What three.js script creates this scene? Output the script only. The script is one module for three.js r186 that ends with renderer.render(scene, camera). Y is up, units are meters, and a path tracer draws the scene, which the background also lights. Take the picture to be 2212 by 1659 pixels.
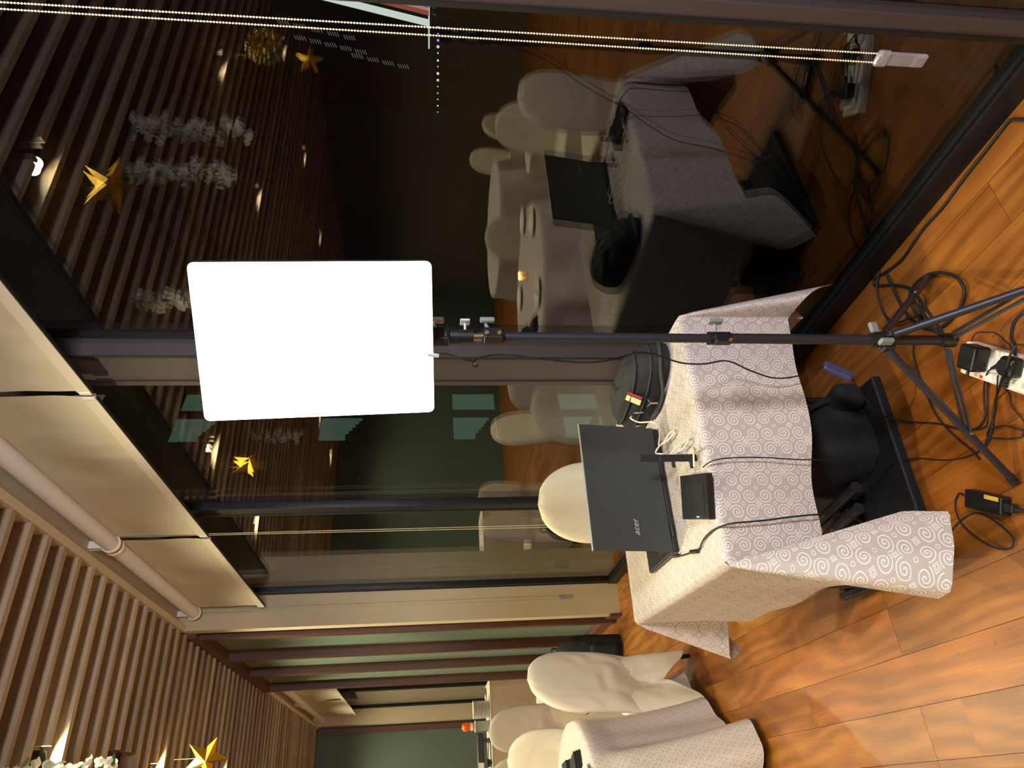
import * as THREE from 'three';
import { RoundedBoxGeometry } from 'three/addons/geometries/RoundedBoxGeometry.js';
import { mergeGeometries, mergeVertices } from 'three/addons/utils/BufferGeometryUtils.js';
import { ImprovedNoise } from 'three/addons/math/ImprovedNoise.js';
import { FontLoader } from 'three/addons/loaders/FontLoader.js';
import { TextGeometry } from 'three/addons/geometries/TextGeometry.js';
import { RectAreaLightUniformsLib } from 'three/addons/lights/RectAreaLightUniformsLib.js';

// ---------------------------------------------------------------- camera, sky, exposure
RectAreaLightUniformsLib.init();
const scene = new THREE.Scene();
scene.background = new THREE.Color().setRGB(0.0012, 0.0014, 0.0022);
const YAW = 31.147 * Math.PI / 180, PITCH = 6.857 * Math.PI / 180;
const camera = new THREE.PerspectiveCamera(57.67, 2212 / 1659, 0.05, 400);
camera.position.set(0, 1.472, 0);
camera.up.set(Math.cos(YAW), 0, Math.sin(YAW));            // the phone was held on its side
camera.lookAt(Math.sin(YAW) * Math.cos(PITCH), 1.472 - Math.sin(PITCH), -Math.cos(YAW) * Math.cos(PITCH));
const renderer = new THREE.WebGLRenderer({ antialias: true });
renderer.toneMapping = THREE.LinearToneMapping;
renderer.toneMappingExposure = 1.28;
renderer.shadowMap.enabled = true;

const PANEL_POWER = 85, REAR_PANEL_POWER = 190, LAMP_POWER = 11.5;                    // LED panel radiance, ceiling downlight candela
const WARM = 0xffefc4;

// ---------------------------------------------------------------- helpers
let seed = 12345;
const rnd = () => { seed = (seed * 1664525 + 1013904223) >>> 0; return seed / 4294967296; };
const rr = (a, b) => a + (b - a) * rnd();
const V = (x, y, z) => new THREE.Vector3(x, y, z);
const N = new ImprovedNoise();
const noise = (x, y, z = 0) => N.noise(x, y, z);
const fbm = (x, y, z = 0, o = 4) => { let s = 0, a = 1, f = 1, t = 0; for (let i = 0; i < o; i++) { s += a * noise(x * f, y * f, z + i * 7.3); t += a; a *= 0.5; f *= 2; } return s / t; };
const clamp = (x, a = 0, b = 1) => Math.min(b, Math.max(a, x));
const sm = (a, b, x) => { const t = clamp((x - a) / (b - a)); return t * t * (3 - 2 * t); };
const taken = {};
function numbered(n) { if (!(n in taken)) { taken[n] = 0; return n; } taken[n]++; return n + '_' + String(taken[n]).padStart(3, '0'); }
function shade(o) { o.traverse(m => { if (m.isMesh) { m.castShadow = true; m.receiveShadow = true; } }); return o; }
function tag(o, label, category, group) { o.userData.label = label; o.userData.category = category; if (group) o.userData.group = group; return o; }
function thing(name, label, category, p = [0, 0, 0], ry = 0, group) {
  const o = new THREE.Group(); o.name = numbered(name); o.position.set(...p); o.rotation.y = ry; scene.add(o); return tag(o, label, category, group);
}
function part(name, geo, mat, parent, label) {
  const g = Array.isArray(geo) ? merge(geo) : geo;
  const m = new THREE.Mesh(g, mat); m.name = name; m.castShadow = m.receiveShadow = true; parent.add(m); if (label) m.userData.label = label; return m;
}
function single(name, geo, mat, label, category, group) {
  const m = part(numbered(name), geo, mat, scene); return tag(m, label, category, group);
}
function struct(name, geo, mat, parent = scene) {
  let o; if (geo) o = part(name, geo, mat, parent); else { o = new THREE.Group(); o.name = name; parent.add(o); }
  if (parent === scene) o.userData.kind = 'structure'; return o;
}
function dup(root, p, ry, label) { const c = root.clone(); c.name = numbered(root.name.replace(/_\d{3}$/, '')); c.position.set(...p); c.rotation.y = ry; c.userData = { ...root.userData, label }; scene.add(c); return c; }
function merge(list) {
  const l = list.map(g => { let h = g.index ? g.toNonIndexed() : g.clone(); for (const k of Object.keys(h.attributes)) if (!['position', 'normal', 'uv'].includes(k)) h.deleteAttribute(k); if (!h.attributes.uv) h.setAttribute('uv', new THREE.BufferAttribute(new Float32Array(h.attributes.position.count * 2), 2)); return h; });
  return mergeGeometries(l);
}
const box = (w, h, d, x = 0, y = 0, z = 0) => new THREE.BoxGeometry(w, h, d).translate(x, y, z);
const bx = (x0, x1, y0, y1, z0, z1) => box(x1 - x0, y1 - y0, z1 - z0, (x0 + x1) / 2, (y0 + y1) / 2, (z0 + z1) / 2);
const rbox = (w, h, d, r = 0.004, x = 0, y = 0, z = 0, s = 2) => new RoundedBoxGeometry(w, h, d, s, Math.min(r, w / 2.01, h / 2.01, d / 2.01)).translate(x, y, z);
// box with uv in metres and a per-piece offset
function uvBox(w, h, d, x, y, z, ou, ov, long = 'z') {
  const g = new THREE.BoxGeometry(w, h, d), p = g.attributes.position, n = g.attributes.normal, uv = g.attributes.uv;
  for (let i = 0; i < p.count; i++) {
    const X = p.getX(i), Y = p.getY(i), Z = p.getZ(i), ny = Math.abs(n.getY(i));
    const along = long === 'z' ? Z : X, across = (long === 'z' ? X : Z) * (ny > .5 ? 1 : 0) + Y * (ny > .5 ? 0 : 1);
    uv.setXY(i, across + ou, along + ov);
  }
  return g.translate(x, y, z);
}
function rod(a, b, r, seg = 12, r2 = r) {
  const A = V(...a), B = V(...b), d = B.clone().sub(A), L = d.length();
  const g = new THREE.CylinderGeometry(r2, r, L, seg); g.translate(0, L / 2, 0);
  g.applyQuaternion(new THREE.Quaternion().setFromUnitVectors(V(0, 1, 0), d.normalize())); return g.translate(...a);
}
function bar(a, b, w, t) {               // flat bar, wide side up
  const A = V(...a), B = V(...b), d = B.clone().sub(A), L = d.length(); d.normalize();
  const s = V(0, 1, 0).cross(d).normalize(), u = d.clone().cross(s);
  const g = new RoundedBoxGeometry(w, t, L, 1, Math.min(w, t) * .3); g.applyMatrix4(new THREE.Matrix4().makeBasis(s, u, d)); const c = A.add(B).multiplyScalar(.5); return g.translate(c.x, c.y, c.z);
}
function cable(pts, r, seg = 8, n = 8) { const c = new THREE.CatmullRomCurve3(pts.map(p => V(...p)), false, 'centripetal'); return new THREE.TubeGeometry(c, pts.length * n, r, seg, false); }
const lathe = (pts, seg = 32) => new THREE.LatheGeometry(pts.map(p => new THREE.Vector2(p[0], p[1])), seg);
function param(fn, nu, nv, closedU = false) {   // fn(u,v)->[x,y,z,(s,t)]
  const pos = [], uv = [], idx = [];
  for (let j = 0; j <= nv; j++) for (let i = 0; i <= nu; i++) { const q = fn(i / nu, j / nv); pos.push(q[0], q[1], q[2]); uv.push(q[3] ?? i / nu, q[4] ?? j / nv); }
  for (let j = 0; j < nv; j++) for (let i = 0; i < nu; i++) { const a = j * (nu + 1) + i, b = a + 1, c = a + nu + 1, d = c + 1; idx.push(a, b, d, a, d, c); }
  const g = new THREE.BufferGeometry(); g.setAttribute('position', new THREE.Float32BufferAttribute(pos, 3)); g.setAttribute('uv', new THREE.Float32BufferAttribute(uv, 2)); g.setIndex(idx); g.computeVertexNormals();
  if (closedU) { const n = g.attributes.normal; for (let j = 0; j <= nv; j++) { const a = j * (nu + 1), b = a + nu; const x = n.getX(a) + n.getX(b), y = n.getY(a) + n.getY(b), z = n.getZ(a) + n.getZ(b), l = Math.hypot(x, y, z) || 1; n.setXYZ(a, x / l, y / l, z / l); n.setXYZ(b, x / l, y / l, z / l); } }
  return g;
}

// ---------------------------------------------------------------- textures
function dataTex(w, h, fn, srgb = true) {
  const a = new Uint8Array(w * h * 4);
  for (let y = 0; y < h; y++) for (let x = 0; x < w; x++) { const c = fn(x / w, y / h), i = (y * w + x) * 4; a[i] = clamp(c[0], 0, 255); a[i + 1] = clamp(c[1], 0, 255); a[i + 2] = clamp(c[2], 0, 255); a[i + 3] = 255; }
  const t = new THREE.DataTexture(a, w, h); t.magFilter = THREE.LinearFilter; t.minFilter = THREE.LinearMipmapLinearFilter; t.generateMipmaps = true; t.wrapS = t.wrapT = THREE.RepeatWrapping; if (srgb) t.colorSpace = THREE.SRGBColorSpace; t.needsUpdate = true; return t;
}
function canvasTex(w, h, draw, srgb = true) {
  const c = document.createElement('canvas'); c.width = w; c.height = h; draw(c.getContext('2d'), w, h);
  const t = new THREE.CanvasTexture(c); t.wrapS = t.wrapT = THREE.RepeatWrapping; if (srgb) t.colorSpace = THREE.SRGBColorSpace; return t;
}
// floor timber: one sheet 1.6 m x 3.2 m, grain along v
const floorWood = dataTex(768, 1536, (u, v) => {
  const x = u * 1.6, y = v * 3.2;
  const warp = fbm(x * 2.2, y * 0.7, 3, 3) * 0.22 + Math.exp(-((((y * .9 + Math.floor(x / .2) * .37) % 1) - .5) ** 2) * 30) * .06 * Math.sin(x * 20);
  const ring = Math.sin((x + warp) * 78 + fbm(x * 3, y * 1.1, 9, 2) * 9);
  const fine = noise(x * 320, y * 7, 1) * .6 + noise(x * 120, y * 3, 5) * .5;
  const blot = fbm(x * 5, y * 3, 20, 3), sc = noise(x * 40, y * 60, 2) > .62 ? -22 : 0;
  const k = ring * 7 + fine * 13 + blot * 26 + sc * .35;
  return [142 + k * 1.6, 93 + k * 1.3, 38 + k * .8];
});
floorWood.repeat.set(1 / 1.6, 1 / 3.2);
const slatWood = dataTex(512, 1024, (u, v) => {
  const x = u * .5, y = v * 2.4;
  const ring = Math.sin((x + fbm(x * 4, y * .8, 4, 3) * .12) * 120 + fbm(x * 6, y * .6, 9, 2) * 6);
  const k = ring * 8 + noise(x * 300, y * 6, 2) * 12 + fbm(x * 8, y * 1.5, 11, 3) * 26;
  return [228 + k, 220 + k, 208 + k];
});
slatWood.repeat.set(1 / .5, 1 / 2.4);
const trimWood = dataTex(256, 512, (u, v) => { const k = noise(u * 60, v * 4, 3) * 18 + fbm(u * 6, v * 2, 8, 3) * 28; return [108 + k, 74 + k * .8, 54 + k * .6]; });
const plaster = dataTex(256, 256, (u, v) => { const k = fbm(u * 8, v * 8, 2, 4) * 9; return [238 + k, 232 + k, 214 + k]; });
// swirl damask: one repeat is 88 mm
function swirlDraw(line, ground) {
  return (c, w) => {
    c.fillStyle = ground; c.fillRect(0, 0, w, w); c.strokeStyle = line; c.lineCap = 'round';
    const spiral = (cx, cy, R, dir, a0) => { c.lineWidth = w * .021; c.beginPath(); for (let i = 0; i <= 120; i++) { const t = i / 120, a = a0 + dir * t * Math.PI * 4.3, r = R * (.08 + .92 * Math.pow(t, 1.05)); const X = cx + Math.cos(a) * r, Y = cy + Math.sin(a) * r; i ? c.lineTo(X, Y) : c.moveTo(X, Y); } c.stroke(); };
    for (let dx = -1; dx <= 1; dx++) for (let dy = -1; dy <= 1; dy++) {
      const ox = dx * w, oy = dy * w, h = w / 2;
      spiral(ox + h * .5, oy + h * .5, h * .45, 1, .3); spiral(ox + h * 1.5, oy + h * .5, h * .45, -1, 2.8);
      spiral(ox + h * .5, oy + h * 1.5, h * .45, -1, -.3); spiral(ox + h * 1.5, oy + h * 1.5, h * .45, 1, 3.4);
      for (const [X, Y] of [[h, h], [0, 0]]) for (const s of [.2, .1]) { const q = h * s; c.lineWidth = w * .014; c.beginPath(); c.moveTo(ox + X, oy + Y - q); c.lineTo(ox + X + q, oy + Y); c.lineTo(ox + X, oy + Y + q); c.lineTo(ox + X - q, oy + Y); c.closePath(); c.stroke(); }
      for (const [X, Y] of [[h, 0], [0, h]]) { c.lineWidth = w * .014; c.beginPath(); c.arc(ox + X, oy + Y, h * .1, 0, 7); c.stroke(); }
    }
  };
}
const swirlCol = canvasTex(512, 512, swirlDraw('#fbf8f2', '#b9b2b0')); swirlCol.repeat.set(1 / .088, 1 / .088);
const swirlRough = canvasTex(512, 512, swirlDraw('#7a7a7a', '#d8d8d8'), false); swirlRough.repeat.set(1 / .088, 1 / .088);
function keyDraw(line, ground) {
  return (c, w) => {
    c.fillStyle = ground; c.fillRect(0, 0, w, w); c.strokeStyle = line; c.lineWidth = w * .03; c.lineJoin = 'miter';
    const q = w / 2, mot = (X, Y, a) => { c.save(); c.translate(X, Y); c.rotate(a); const s = q / 10; c.beginPath(); c.moveTo(-8 * s, 8 * s); c.lineTo(-8 * s, -8 * s); c.lineTo(8 * s, -8 * s); c.lineTo(8 * s, 5 * s); c.lineTo(-4 * s, 5 * s); c.lineTo(-4 * s, -4 * s); c.lineTo(4 * s, -4 * s); c.lineTo(4 * s, 1 * s); c.lineTo(-.5 * s, 1 * s); c.stroke(); c.restore(); };
    mot(q / 2, q / 2, 0); mot(q * 1.5, q / 2, Math.PI / 2); mot(q / 2, q * 1.5, -Math.PI / 2); mot(q * 1.5, q * 1.5, Math.PI);
  };
}
const keyCol = canvasTex(256, 256, keyDraw('#f0ece8', '#bfb7b4')); keyCol.repeat.set(1 / .05, 1 / .05);
const weave = dataTex(256, 256, (u, v) => { const k = Math.sin(u * 400) * 14 + Math.sin(v * 400) * 14 + noise(u * 90, v * 90, 1) * 20; return [128 + k, 128 + k, 128 + k]; }, false);

// ---------------------------------------------------------------- materials
const std = (o) => new THREE.MeshStandardMaterial(o);
const phys = (o) => new THREE.MeshPhysicalMaterial(o);
const M = {
  cream: std({ color: 0xcfc8b8, map: plaster, roughness: .85 }),
  creamCeil: std({ color: 0xd2ccbe, map: plaster, roughness: .9 }),
  wallDim: std({ color: 0xc9bfa8, map: plaster, roughness: .9 }),
  green: std({ color: 0x708886, map: plaster, roughness: .75 }),
  greenEnd: std({ color: 0x647a78, map: plaster, roughness: .75 }),
  trim: std({ color: 0xcfc0b2, map: trimWood, roughness: .42 }),
  ceilBoard: std({ color: 0x3a2f27, roughness: .9 }),
  underfloor: std({ color: 0x4a2c16, roughness: .8 }),
  alu: std({ color: 0x4a4244, metalness: .35, roughness: .45 }),
  aluDark: std({ color: 0x17181c, metalness: .3, roughness: .45 }),
  gasket: std({ color: 0x0c0c0e, roughness: .6 }),
  blind: phys({ color: 0xd0cdb4, roughness: .92, bumpMap: weave, bumpScale: .0004, transmission: 0.06, thickness: 0 }),
  blindRail: std({ color: 0xdcd6c2, roughness: .5 }),
  blindPlastic: std({ color: 0xefe9da, roughness: .4 }),
  tube: std({ color: 0xdfe5e8, roughness: .5 }),
  bead: std({ color: 0xf0e6c4, roughness: .35 }),
  clear: phys({ color: 0xf4f2ff, roughness: .08, transmission: .85, thickness: .01, ior: 1.5 }),
  black: std({ color: 0x101114, roughness: .55 }),
  blackMatte: std({ color: 0x15171b, roughness: .85 }),
  blackMetal: std({ color: 0x2b2c33, metalness: .25, roughness: .42 }),
  blackPlastic: std({ color: 0x17181a, roughness: .38 }),
  greyPlastic: std({ color: 0x77807f, roughness: .45 }),
  clearPlastic: std({ color: 0xb9bcbe, roughness: .3 }),
  chrome: std({ color: 0xd8d4cc, metalness: 1, roughness: .2 }),
  brass: std({ color: 0xe0b890, metalness: 1, roughness: .28 }),
  rubber: std({ color: 0x141414, roughness: .6 }),
  whitePlastic: std({ color: 0xf0ecdc, roughness: .4 }),
  whiteCable: std({ color: 0xe4d8c4, roughness: .5 }),
  swirl: phys({ map: swirlCol, roughnessMap: swirlRough, roughness: .8, color: 0xf2eeea, sheen: .3, sheenRoughness: .5 }),
  key: phys({ map: keyCol, roughness: .75, color: 0xefebe8, sheen: .3, sheenRoughness: .5 }),
  plainCloth: std({ color: 0xb7a68a, roughness: .9 }),
  cover: phys({ color: 0xdad2bc, roughness: .82, sheen: .3, sheenRoughness: .6 }),
  lid: std({ color: 0x3a3e3d, roughness: .5, metalness: .25 }),
  key_: std({ color: 0x101112, roughness: .6 }),
  silver: std({ color: 0xb6babb, metalness: .6, roughness: .35 }),
  bagCloth: std({ color: 0x14161b, roughness: .8, bumpMap: weave, bumpScale: .0006 }),
  bagStrap: std({ color: 0x22262b, roughness: .75 }),
  red: std({ color: 0x8a2f33, roughness: .6 }),
  tan: std({ color: 0xe2c98f, roughness: .6 }),
  orange: std({ color: 0xe8641c, roughness: .4 }),
  porcelain: std({ color: 0xeeeadf, roughness: .25 }),
  grey: std({ color: 0x8c8f88, roughness: .6 }),
  gold: std({ color: 0xd9ad35, metalness: .85, roughness: .33 }),
  goldPale: std({ color: 0xe8c04a, metalness: .6, roughness: .45 }),
  petal: phys({ color: 0xf4f3e6, roughness: .8, transmission: .25, thickness: 0 }),
  leaf: std({ color: 0x5d7c35, roughness: .6 }),
  mat: std({ color: 0x0b0c0e, roughness: .7 }),
  matEdge: std({ color: 0x2c2d2f, roughness: .6 }),
  wood: std({ color: 0x9a6b3c, roughness: .6 }),
  outdoor: std({ color: 0x060709, roughness: .9 }),
};
const slatTones = [0xb4a692, 0xc0b3a0, 0xa39480, 0xcbbfa9, 0xab9d89, 0xbaa994, 0xb3aca2].map(c => std({ color: c, map: slatWood, roughness: .62 }));
const plankTones = [0xf2e6d8, 0xe6d4c0, 0xffffff, 0xd6c0aa, 0xf6dcc0, 0xdccbb8].map(c => std({ color: c, map: floorWood, roughness: .36 }));
const glow = (c, k) => std({ color: 0x000000, emissive: c, emissiveIntensity: k, roughness: 1 });

// ---------------------------------------------------------------- the room
const FAR = -12.6, NEAR = 2.6, LEFT = -7.2, SLATY = 3.20, GX = 1.452;
const floor = struct('floor', bx(LEFT, 1.5, -.2, -.021, FAR, NEAR), M.underfloor);
{ // planks, 144 mm wide, along z
  const W = .1445, seams = [];
  const cols = []; for (let i = -18; i <= 6; i++) cols.push(i);
  for (const i of cols) {
    const x0 = .461 + i * W, x1 = Math.min(x0 + W, 1.499);
    if (x1 - x0 < .01) continue;
    const L = 1.33; let z = -2.165 + L * 2 + ((i === -2 || i === -5 || i === 2) ? -.666 : (i % 4 === 1 ? -.33 : 0));
    while (z > -9.4) {
      const z0 = Math.max(z - L, -9.4), z1 = Math.min(z, .45);
      if (z1 - z0 > .04) part('plank', uvBox(x1 - x0 - .0012, .021, z1 - z0 - .0014, (x0 + x1) / 2, -.0105 - rnd() * .0004, (z0 + z1) / 2, rnd() * 5, rnd() * 7), plankTones[Math.floor(rnd() * plankTones.length)], floor);
      z -= L;
    }
  }
  const rest = [uvBox(1.5 - LEFT, .019, 3.2, (1.5 + LEFT) / 2, -.0115, -11, 0, 0), uvBox(1.5 - LEFT, .019, NEAR - .46, (1.5 + LEFT) / 2, -.0115, (NEAR + .46) / 2, 0, 0), uvBox(-2.145 - LEFT, .019, 9.85, (-2.145 + LEFT) / 2, -.0115, -4.475, 0, 0)];
  const m = part('plank_field', rest, plankTones[0], floor); m.userData.kind = 'stuff';
}
const ceiling = struct('ceiling', bx(LEFT, 1.5, 3.305, 3.5, FAR, NEAR), M.ceilBoard);
const lampZ = [-1.02, -2.52, -4.04, -5.53, -7.08, -8.72, -10.2, -11.7], lampX = [.3, -2.6, -5.1], PITCHZ = .1645;
const lampGap = z => -3.003 + Math.round((z + 3.003) / PITCHZ) * PITCHZ;      // rear lower edge of the batten behind each lamp
{ // batten ceiling, battens along x, cut back around the lamps
  const near = lampZ.map(z => lampGap(z) + PITCHZ);
  for (let k = -34; k <= 57; k++) {
    const zb = -3.003 - k * PITCHZ;               // rear lower edge
    if (zb > NEAR - .1 || zb < FAR + .05) continue;
    const ou = rnd() * 3, j = rr(-2.2, -.6), cuts = [[j, .002]];
    if (near.some(z => Math.abs(z - zb) < .01)) for (const x of lampX) cuts.push([x, .11]);
    if (Math.abs(zb + 4.65) < .1 || Math.abs(zb + 4.81) < .1) cuts.push([.27, .24]);
    cuts.sort((p, q) => q[0] - p[0]);
    let x1 = 1.183;
    for (const [c, w] of [...cuts, [LEFT - 1, 0]]) {
      const x0 = Math.max(LEFT, c + w / 2);
      if (x1 - x0 > .02) part('slat', uvBox(x1 - x0, .1, .036, (x1 + x0) / 2, SLATY + .05, zb + .018, ou, rnd() * 4, 'x'), slatTones[Math.floor(rnd() * slatTones.length)], ceiling);
      x1 = c - w / 2;
    }
  }
}
// cream lowered strip along the window, with the recess for the blind tubes
struct('trim_1', [bx(1.183, 1.225, SLATY - .004, 3.31, -5.38, NEAR), bx(1.225, 1.5, 3.25, 3.31, -5.38, NEAR), bx(1.183, 1.225, SLATY - .004, 3.31, FAR, -8.42), bx(1.225, 1.5, 3.25, 3.31, FAR, -8.42)], M.creamCeil);
struct('wall_left', bx(LEFT - .15, LEFT, 0, 3.5, FAR, NEAR), std({ color: 0x6c665e, map: plaster, roughness: .9 }));
struct('wall_rear', bx(LEFT, 1.5, 0, 3.5, NEAR, NEAR + .15), M.wallDim);
const endWall = struct('wall_end', bx(LEFT, 1.5, 0, 3.5, FAR - .15, FAR), M.greenEnd);
part('corner_post', bx(1.09, 1.17, 0, 3.3, FAR, FAR + .06), M.trim, endWall);
// right wall: piers and the timber-framed green panels between the two window bays
const wr = struct('wall_right', [bx(1.19, 1.62, 0, 3.3, -5.47, -5.38)], M.cream);
part('header', bx(1.44, 1.62, 3.24, 3.5, FAR, NEAR), M.cream, wr);
part('backing', bx(1.245, 1.62, 0, 3.3, -8.46, -5.47), M.green, wr);
part('pier', bx(1.245, 1.62, 0, 3.3, -8.5, -8.46), M.cream, wr);
part('pier', bx(1.2, 1.62, 0, 3.3, FAR, -12.35), M.cream, wr);
for (const z of [-5.58, -6.45, -7.28, -8.23]) part('post', rbox(.085, 3.16, .06, .004, 1.205, 1.58, z), M.trim, wr);
part('top_rail', bx(1.16, 1.245, 3.14, 3.3, -8.26, -5.47), M.trim, wr);
part('rail', bx(1.18, 1.245, 0, .09, -8.26, -5.47), M.trim, wr);
part('skirting', bx(1.17, 1.19, 0, .09, -5.47, -5.36), M.trim, wr);

// windows: dark aluminium frames, double glazing
const glass = phys({ color: 0xffffff, roughness: 0.0, transmission: 1, thickness: 0, ior: 1.6, side: THREE.DoubleSide });
const glassOuter = phys({ color: 0x9a9ca4, roughness: 0.0, transmission: 1, thickness: 0, ior: 1.5, side: THREE.DoubleSide });
function windowBay(n, z0, z1, left, right) {     // z0 nearer, z1 farther
  const w = struct('window_' + n, [bx(1.42, 1.5, 0, .068, z1, z0)], M.aluDark);
  part('sill_track', bx(1.432, 1.446, .068, .078, z1, z0), M.aluDark, w);
  const pane = part('pane', new THREE.PlaneGeometry(z0 - z1, 3.2).rotateY(-Math.PI / 2).translate(GX, 1.66, (z0 + z1) / 2), glass, w);
  const outer = part('outer_pane', new THREE.PlaneGeometry(z0 - z1, 3.2).rotateY(-Math.PI / 2).translate(GX + .018, 1.66, (z0 + z1) / 2), glassOuter, w);
  for (const s of [left, right]) if (s) {
    const f = part('mullion', s.w > .1 ? [bx(s.x, 1.5, .068, 3.25, s.z - s.w / 2, s.z + s.w / 2)] : [rbox(1.5 - s.x, 3.18, s.w, .004, (1.5 + s.x) / 2, 1.66, s.z)], s.m, w);
    if (s.w > .1) { part('gasket', [bx(s.x - .006, s.x, .068, 3.25, s.z + s.w / 2 - .008, s.z + s.w / 2 + .002), bx(s.x - .004, s.x, .068, 3.25, s.z - s.w / 2 + .035, s.z - s.w / 2 + .039)], M.gasket, f); }
    else part('gasket', bx(s.x - .004, s.x, .068, 3.25, s.z - s.w / 2, s.z - s.w / 2 + .012), M.gasket, f);
  }
  return w;
}
const jamb = (z, w, x = 1.425, m = M.aluDark) => ({ z, w, x, m });
windowBay(1, 2.4, -.815, null, null);
windowBay(2, -.815, -2.227, jamb(-.815, .05, 1.425, M.alu), jamb(-2.227, .2, 1.40, M.alu));
windowBay(3, -2.327, -3.70, null, jamb(-3.71, .09, 1.43));
windowBay(4, -3.75, -5.38, null, jamb(-5.355, .05, 1.43));
windowBay(5, -8.5, -10.4, jamb(-8.53, .06, 1.43), jamb(-10.4, .14, 1.42));
windowBay(6, -10.47, -12.35, null, jamb(-12.32, .06, 1.43));

// ---------------------------------------------------------------- roller blinds
const beadGeo = new THREE.SphereGeometry(.0021, 6, 4);
function chainGeo(x, z0, z1, yTop, yBot, pitch) {
  const l = []; const zm = (z0 + z1) / 2; for (const z of [z0, z1]) for (let y = yTop; y > yBot; y -= pitch) l.push(beadGeo.clone().translate(x, y, zm + (z - zm) * (1 - .55 * (y - yBot) / (yTop - yBot))));
  for (let a = 0; a <= Math.PI; a += .5) l.push(beadGeo.clone().translate(x, yBot - Math.sin(a) * .01, (z0 + z1) / 2 + Math.cos(a) * (z0 - z1) / 2));
  return merge([...l, ...[z0, z1].map(z => rod([x, yBot, z], [x, yTop, zm + (z - zm) * .45], .0006, 4))]);
}
function blind(z0, z1, label, chain, bottom = 2.65, fold = 0) {
  const t = thing('roller_blind', label, 'blind', [1.30, 3.135, (z0 + z1) / 2], 0, 'cream roller blinds above the windows');
  const L = z0 - z1, ph = rnd() * 9;
  part('roller_tube', rod([0, 0, -L / 2 + .015], [0, 0, L / 2 - .015], .041, 28), M.tube, t);
  part('fabric', param((u, v) => { const z = (u - .5) * (L - .03), y = -v * (3.135 - bottom - .012); const wv = v * (1 - v) * 4; return [.036 + wv * .012 * noise(z * 3 + ph, v * 2, 1) + .006 * v * noise(z * 7 + ph, v * 3 + 5, 2) + fold * wv * .02 * Math.sin(z * 2.2 + v * 3) + .0025 * v * Math.sin(z * 60 + noise(z * 4, v, ph) * 12) * noise(z * 3, 2, ph), y, z, z, y]; }, 90, 14), M.blind, t);
  const rail = part('bottom_rail', [rbox(.012, .05, L - .028, .004, .034, bottom - 3.135 + .025, 0)], M.blindRail, t);
  for (const s of [-1, 1]) part('rail_cap', box(.018, .04, .014, .034, bottom - 3.135 + .022, s * (L / 2 - .012)), M.blindPlastic, rail);
  part('rail_edge', box(.014, .004, L - .03, .034, bottom - 3.135 - .001, 0), M.gasket, rail);
  for (const s of [-1, 1]) part('bracket', [rod([0, 0, s * (L / 2 - .014)], [0, 0, s * (L / 2 - .004)], .048, 24), bx(-.02, .02, 0, .12, s * (L / 2) - .004, s * (L / 2) + .004)], M.blindPlastic, t);
  if (chain) {
    const { z, yBot, dz, x = .04 } = chain; const c = part('bead_chain', chainGeo(x, z + dz, z - dz, .03, yBot - 3.135, .006), M.bead, t);
    part('chain_weight', [rbox(.012, .118, .030, .005, x, yBot - 3.135 - .055, z), rbox(.016, .03, .036, .006, x, yBot - 3.135 - .012, z), rbox(.015, .03, .027, .006, x + .002, yBot - 3.135 - .1, z - .002)], M.clear, c);
  }
  return t;
}
blind(.2, -.78, 'cream roller blind above the window beside the camera, over the frame edge', null);
blind(-.80, -2.273, 'cream roller blind nearest the camera, with the long bead chain and clear weight', { z: .693, yBot: .50, dz: .0105 });
blind(-2.281, -3.795, 'middle cream roller blind of three, widest in view, above the laptop table window', null);
blind(-3.825, -5.33, 'third cream roller blind from the camera, ending at the cream pier', { z: .79, yBot: .45, dz: .02 });
blind(-8.62, -10.45, 'distant cream roller blind beside the last timber post', null, 2.59, 1);
blind(-10.5, -12.3, 'most distant cream roller blind by the green end wall', null, 2.585);
{ const t = thing('bead_chain', 'cream bead chain with clear weight hanging flat against the cream pier', 'chain', [1.31, 3.1, -5.372]); part('beads', chainGeo(0, 0, .0, 0, -2.58, .007).translate(0, 0, .003), M.bead, t); part('beads', chainGeo(.028, 0, 0, 0, -2.58, .007).translate(0, 0, .003), M.bead, t); part('chain_weight', rbox(.03, .1, .012, .005, .014, -2.66, .006), M.clear, t); }

// ---------------------------------------------------------------- ceiling downlights
const ranks = ['first', 'second', 'third', 'fourth', 'fifth', 'sixth', 'seventh', 'eighth'];
for (const x of lampX) lampZ.forEach((z, i) => {
  const zz = lampGap(z) + .036 + .06, row = x > 0 ? 'window row' : x > -4 ? 'middle row' : 'inner row';
  const t = thing('downlight', `small warm downlight between ceiling slats, ${ranks[i]} from camera in the ${row}`, 'lamp', [x, 3.305, zz], 0, 'warm downlights between the ceiling slats');
  part('housing', new THREE.CylinderGeometry(.046, .046, .045, 24, 1, true).translate(0, -.0225, 0), M.blackMatte, t);
  part('lamp_face', new THREE.CylinderGeometry(.038, .038, .006, 24).translate(0, -.005, 0), glow(WARM, 1.3), t);
  const s = new THREE.SpotLight(WARM, LAMP_POWER, 0, 1.3, .8, 2); s.position.set(0, -.047, 0); s.target.position.set(0, -3, 0); t.add(s, s.target); s.castShadow = true; s.shadow.radius = 1.5;
});

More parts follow.
